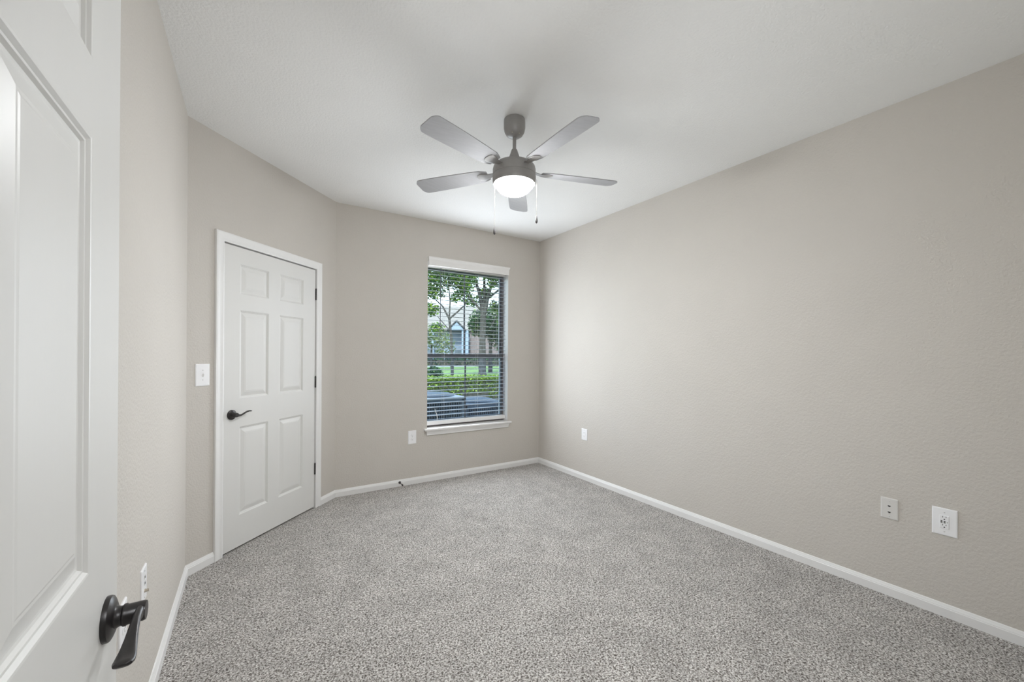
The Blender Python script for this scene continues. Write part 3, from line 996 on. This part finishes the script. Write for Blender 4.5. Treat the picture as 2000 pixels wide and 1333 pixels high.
def leaves(bm, pts, size, layer, r, droop=0.3, tone=lambda p, r: r.random()):
    """one bent diamond per point, each with a tone of its own"""
    for p in pts:
        s = size * r.uniform(.6, 1.3)
        a = r.uniform(0, 2 * PI)
        u = Vector((math.cos(a), math.sin(a), r.uniform(-.9, .7))).normalized()
        v = u.cross(Vector((r.uniform(-1, 1), r.uniform(-1, 1), .8))).normalized()
        nn = u.cross(v)
        q = [p - u * s * .5, p + v * s * .36 - nn * s * .08, p + u * s * .5, p - v * s * .36 - nn * s * .08]
        vs = [bm.verts.new(x) for x in q]
        t = tone(p, r)
        for tri in ((0, 1, 2), (0, 2, 3)):
            f = bm.faces.new([vs[i] for i in tri])
            for lp_ in f.loops:
                lp_[layer] = (t, t, t, 1)

def leaf_mesh(name, pts, size, m, parent, seed, tone=lambda p, r: r.random()):
    b = bmesh.new()
    lay = b.loops.layers.color.new('tone')
    leaves(b, pts, size, lay, random.Random(seed), tone=tone)
    me = bpy.data.meshes.new(name)
    b.to_mesh(me); b.free()
    return link(name, me, m, parent)

def blob_pts(blobs, cover, size, r):
    """points in the outer part of ellipsoids: (centre, radii)"""
    out = []
    for c, rad in blobs:
        n = int(cover * PI * rad[0] * rad[2] / (.2 * size * size))
        for _ in range(n):
            d = Vector((r.gauss(0, 1), r.gauss(0, 1), r.gauss(0, 1))).normalized()
            k = r.random() ** .45
            out.append(Vector((c[0] + d.x * rad[0] * k, c[1] + d.y * rad[1] * k, c[2] + d.z * rad[2] * k)))
    return out

def tree(name, label, loc, limbs, blobs, leaf_size, density, m, seed, group=None, cat='tree'):
    r = random.Random(seed)
    t = thing(name, label, cat, loc, 0, group)
    b = bmesh.new()
    for pts, rads in limbs:
        tube(b, pts, rads, 10)
    link('trunk', b, M['bark'], t, smooth=True)
    leaf_mesh('foliage', blob_pts(blobs, density, leaf_size, r), leaf_size, m, t, seed + 1)
    return t

# axes seen from the room: e = to the right, f = away
EX, EF = Vector((.88, -.47, 0)), Vector((.47, .88, 0))
def P(e, f, z): 
    v = EX * e + EF * f
    return (v.x, v.y, z)
# big tree right of the muntin
limbs = [([P(0, 0, 0), P(0, 0, .4), P(0, 0, 2.5), P(.05, 0, 4.4)], [.36, .24, .20, .19]),
         ([P(.0, 0, 4.1), P(-.15, .1, 5.2), P(-.5, .2, 6.4), P(-.9, .2, 8.5)], [.15, .12, .09, .05]),
         ([P(.1, 0, 4.1), P(.35, -.1, 5.3), P(.75, 0, 6.6), P(1.0, .2, 8.6)], [.14, .11, .08, .05]),
         ([P(.1, 0, 4.6), P(.1, .1, 6.2), P(.0, .2, 8.5)], [.12, .08, .04]),
         ([P(-.05, 0, 4.3), P(-.8, -.2, 5.1), P(-1.6, -.3, 5.8), P(-2.4, -.2, 6.8)], [.08, .065, .05, .03]),
         ([P(.3, 0, 5.1), P(1.1, -.2, 5.7), P(1.8, -.3, 6.0), P(2.6, -.2, 6.6)], [.08, .065, .05, .03]),
         ([P(.6, .2, 3.4), P(1.1, .2, 4.4), P(1.5, .2, 5.2)], [.05, .05, .04])]
blobs = [(P(-.4, 0, 7.5), (2.6, 2.2, .9)), (P(1.5, 0, 7.2), (1.6, 1.8, .9)), (P(-1.0, .3, 6.2), (.8, .8, .45)), (P(1.6, .3, 3.9), (.8, .8, 1.1)), (P(.15, .5, 5.5), (.55, .6, .45)), (P(1.7, .4, 5.1), (.6, .6, .35)), (P(-.75, .4, 5.0), (.6, .6, .45)), (P(2.3, 0, 6.0), (.8, .9, .4)), (P(1.75, -.9, 6.1), (.75, .5, .55)), (P(.75, -.6, 5.95), (.6, .4, .28)), (P(1.25, -.7, 6.7), (1.0, .5, .4)), (P(.2, -.8, 6.9), (1.2, .6, .5)), (P(.75, -.8, 6.5), (1.1, .7, .55)), (P(-.6, -.8, 6.7), (.9, .7, .5)), (P(2.0, -.3, 4.7), (.5, .5, .5)), (P(.75, .6, 4.7), (.4, .4, .4)), (P(-.3, 0, 8.8), (4.0, 3.0, 1.0))]
tree('tree', 'large tree with forked trunk outside, right half of the window', (12.45, 22.9, GZ), limbs, blobs, .16, 2.6, M['leaf_tree'], 11)
# slender tree left of the muntin
limbs = [([P(0, 0, 0), P(.0, 0, 1.2), P(-.06, 0, 2.3), P(-.13, 0, 2.95)], [.08, .055, .05, .047]),
         ([P(-.13, 0, 2.9), P(-.4, .1, 3.4), P(-.67, .1, 3.65), P(-1.05, .1, 3.85)], [.04, .03, .022, .014]),
         ([P(-.13, 0, 2.9), P(.2, .1, 3.2), P(.5, .1, 3.5), P(.7, .1, 4.0)], [.04, .03, .024, .014]),
         ([P(-.13, 0, 2.95), P(-.1, 0, 3.6), P(-.2, 0, 4.6)], [.034, .028, .014]),
         ([P(-.08, 0, 2.4), P(-.33, -.1, 2.7), P(-.6, -.1, 3.0)], [.02, .017, .01])]
blobs = [(P(-.65, 0, 4.55), (.95, .9, .6)), (P(.25, 0, 4.7), (.8, .9, .6)), (P(-.15, .1, 5.4), (1.9, 1.2, .8)), (P(-.8, 0, 3.95), (.6, .6, .3)), (P(.15, 0, 3.75), (.32, .35, .22)), (P(-.85, 0, 3.25), (.35, .35, .3)), (P(.45, 0, 4.05), (.45, .45, .3)), (P(-.6, -.1, 2.55), (.3, .3, .2))]
tree('tree', 'slender young tree outside, left half of the window', (6.65, 14.7, GZ), limbs, blobs, .105, 2.6, M['leaf_tree'], 21)
# dark evergreen mass behind the big tree
limbs = [([P(0, 0, 0), P(0, 0, 3)], [.2, .12])]
blobs = [(P(0, 0, 4.3), (2.0, 1.6, 1.5)), (P(-1.0, 0, 3.9), (1.0, 1.0, .9)), (P(.9, 0, 3.0), (1.2, 1.2, 1.2))]
tree('tree', 'dark dense tree behind the forked trunk outside', (17.2, 30.2, GZ), limbs, blobs, .20, 2.8, M['leaf_dark'], 31)
# pale shrubs in front of the far building
blobs = [(P(0, 0, 3.2), (1.8, 1.2, 1.3)), (P(-1.8, 0, 2.6), (1.2, 1.0, 1.3)), (P(1.3, 0, 2.4), (1.1, 1.0, 1.2))]
tree('tree', 'pale airy tree against the far building, seen at left', (14.4, 36.6, GZ), [([P(0, 0, 0), P(0, 0, 2.6)], [.14, .08])], blobs, .22, 1.1, M['leaf_pale'], 41)
# bush
t = thing('bush', 'small dark bush on the lawn, left edge of the window', 'bush', (6.85, 17.1, GZ))
leaf_mesh('foliage', blob_pts([((0, 0, .46), (.50, .45, .50))], 4, .09, random.Random(5)), .09, M['leaf_dark'], t, 51)
b = bmesh.new()
for k in range(5):
    tube(b, [(0, 0, 0), (.25 * math.cos(k * 1.3), .25 * math.sin(k * 1.3), .5)], [.015, .008], 6)
link('stem', b, M['bark'], t)
# trees far behind the building so the horizon is closed
for k, (e, f, s) in enumerate(((-14, 84, 1.2), (0, 86, 1.0), (15, 84, 1.25))):
    c = Vector(P(e + 4, f, GZ))
    blobs = [(P(0, 0, 5.0 * s), (5 * s, 3 * s, 3.2 * s)), (P(3 * s, 0, 3.4 * s), (3 * s, 2 * s, 2.2 * s))]
    tree('tree', ('distant tree behind the far roof, leftmost', 'distant tree behind the far roof, middle', 'distant tree behind the far roof, rightmost')[k], tuple(c), [([P(0, 0, 0), P(0, 0, 4 * s)], [.3, .2])], blobs, .8, 1.5, M['leaf_dark'], 60 + k, 'distant trees')

# hedge
hd = thing('hedge', 'clipped lime green hedge between condensers and lawn', 'hedge', (5.5, 10.3, GZ))
r = random.Random(3)
pts = []
for _ in range(17000):
    x = r.uniform(-3.6, 3.6)
    if r.random() < .45:
        y, z = r.uniform(-.45, .45), .84 + .05 * mnoise.noise((x * 2.1, 0, 1)) + r.gauss(0, .025)
    else:
        z = .86 * (1 - r.random() ** 1.4)
        y = -.42 + .06 * mnoise.noise((x * 2.1, z * 2, 5)) + r.gauss(0, .03)
        if z < .45 and mnoise.noise((x * 2.6, z * 3, 9)) > -.05 - (.45 - z): continue
    pts.append(Vector((x, y, z)))
leaf_mesh('foliage', pts, .058, M['leaf_hedge'], hd, 71)
b = bmesh.new()
box(b, -3.6, 3.6, -.36, .40, 0, .80)
link('branches', b, M['twig'], hd)

# low dark shrubs along the foot of the far building
t = thing('shrub_row', 'long low dark shrub row at the foot of the far building', 'hedge', P(-2, 54.5, GZ), math.atan2(EX.y, EX.x))
r = random.Random(8)
leaf_mesh('foliage', [Vector((r.uniform(-13, 11), r.gauss(0, .35), r.random() ** .7 * (1.05 + .15 * mnoise.noise((k * .0007, 0, 3))))) for k in range(5200)], .22, M['leaf_dark'], t, 81)
b = bmesh.new()
box(b, -13, 11, -.25, .25, 0, .8)
link('branches', b, M['twig'], t)

# iron fence on the lawn edge
fn = thing('iron_fence', 'thin black iron fence across the far edge of the lawn', 'fence', P(0, 42, GZ), math.atan2(EX.y, EX.x))
b = bmesh.new()
box(b, -9, 9, -.012, .012, .95, .98); box(b, -9, 9, -.012, .012, .12, .15)
link('rail', b, M['iron'], fn)
for k in range(7):
    b = bmesh.new()
    x = -8.6 + 2.85 * k
    box(b, x - .04, x + .04, -.04, .04, 0, 1.08)
    link('post', b, M['iron'], fn)

# far building
FB = 58.0
fb = thing('exterior_building', 'blue grey single storey building with pale roof across the lawn', 'building', P(0, FB, GZ), math.atan2(EX.y, EX.x))
def fpart(name, m, x0, x1, y0, y1, z0, z1, parent=None):
    b = bmesh.new(); box(b, x0, x1, y0, y1, z0, z1)
    return link(name, b, m, parent or fb)
fpart('wall', M['siding'], -16, -1.35, 0, 8, 0, 5.2)
fpart('brick_wall', M['brick'], -1.35, 8, -.4, 8, 0, 5.2)
b = bmesh.new()
pr = [(-.8, 5.1), (4.5, 8.9), (9, 5.1), (9, 4.9), (-.8, 4.9)]
a0 = [b.verts.new((-17, y, z)) for y, z in pr]; a1 = [b.verts.new((9, y, z)) for y, z in pr]
for i in range(5):
    j = (i + 1) % 5
    b.faces.new((a0[i], a0[j], a1[j], a1[i]))
b.faces.new(a0); b.faces.new(a1)
link('roof', b, M['roof'], fb)
GX = -3.15
b = bmesh.new()
g = [(GX - 1.1, 4.9), (GX + 1.1, 4.9), (GX, 6.1)]
a0 = [b.verts.new((x, -1.6, z)) for x, z in g]; a1 = [b.verts.new((x, 1.0, z)) for x, z in g]
for i in range(3):
    j = (i + 1) % 3
    b.faces.new((a0[i], a0[j], a1[j], a1[i]))
b.faces.new(a0); b.faces.new(a1)
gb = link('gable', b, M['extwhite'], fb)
b = bmesh.new()
for sx in (-1, 1):
    tube(b, [(GX, -1.66, 6.2), (GX + sx * 1.3, -1.66, 4.86)], .11, 4)
link('gable_rake', b, M['iron'], gb)
for x in (-2.25, -1.72):
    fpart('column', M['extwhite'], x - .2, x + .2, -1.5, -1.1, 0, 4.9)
for x, zt in ((-6.5, 4.9), (-4.9, 2.2), (-4.3, 2.2)):
    fpart('post', M['extwhite'], x - .16, x + .16, -.9, -.6, 0, zt)
for x0, x1, z0, z1 in ((-3.5, -2.5, 1.0, 2.2), (-6.2, -5.2, .6, 2.3), (-7.6, -6.9, 1.0, 2.2), (-.6, .1, .9, 2.2), (-9.6, -8.4, 1, 2.3)):
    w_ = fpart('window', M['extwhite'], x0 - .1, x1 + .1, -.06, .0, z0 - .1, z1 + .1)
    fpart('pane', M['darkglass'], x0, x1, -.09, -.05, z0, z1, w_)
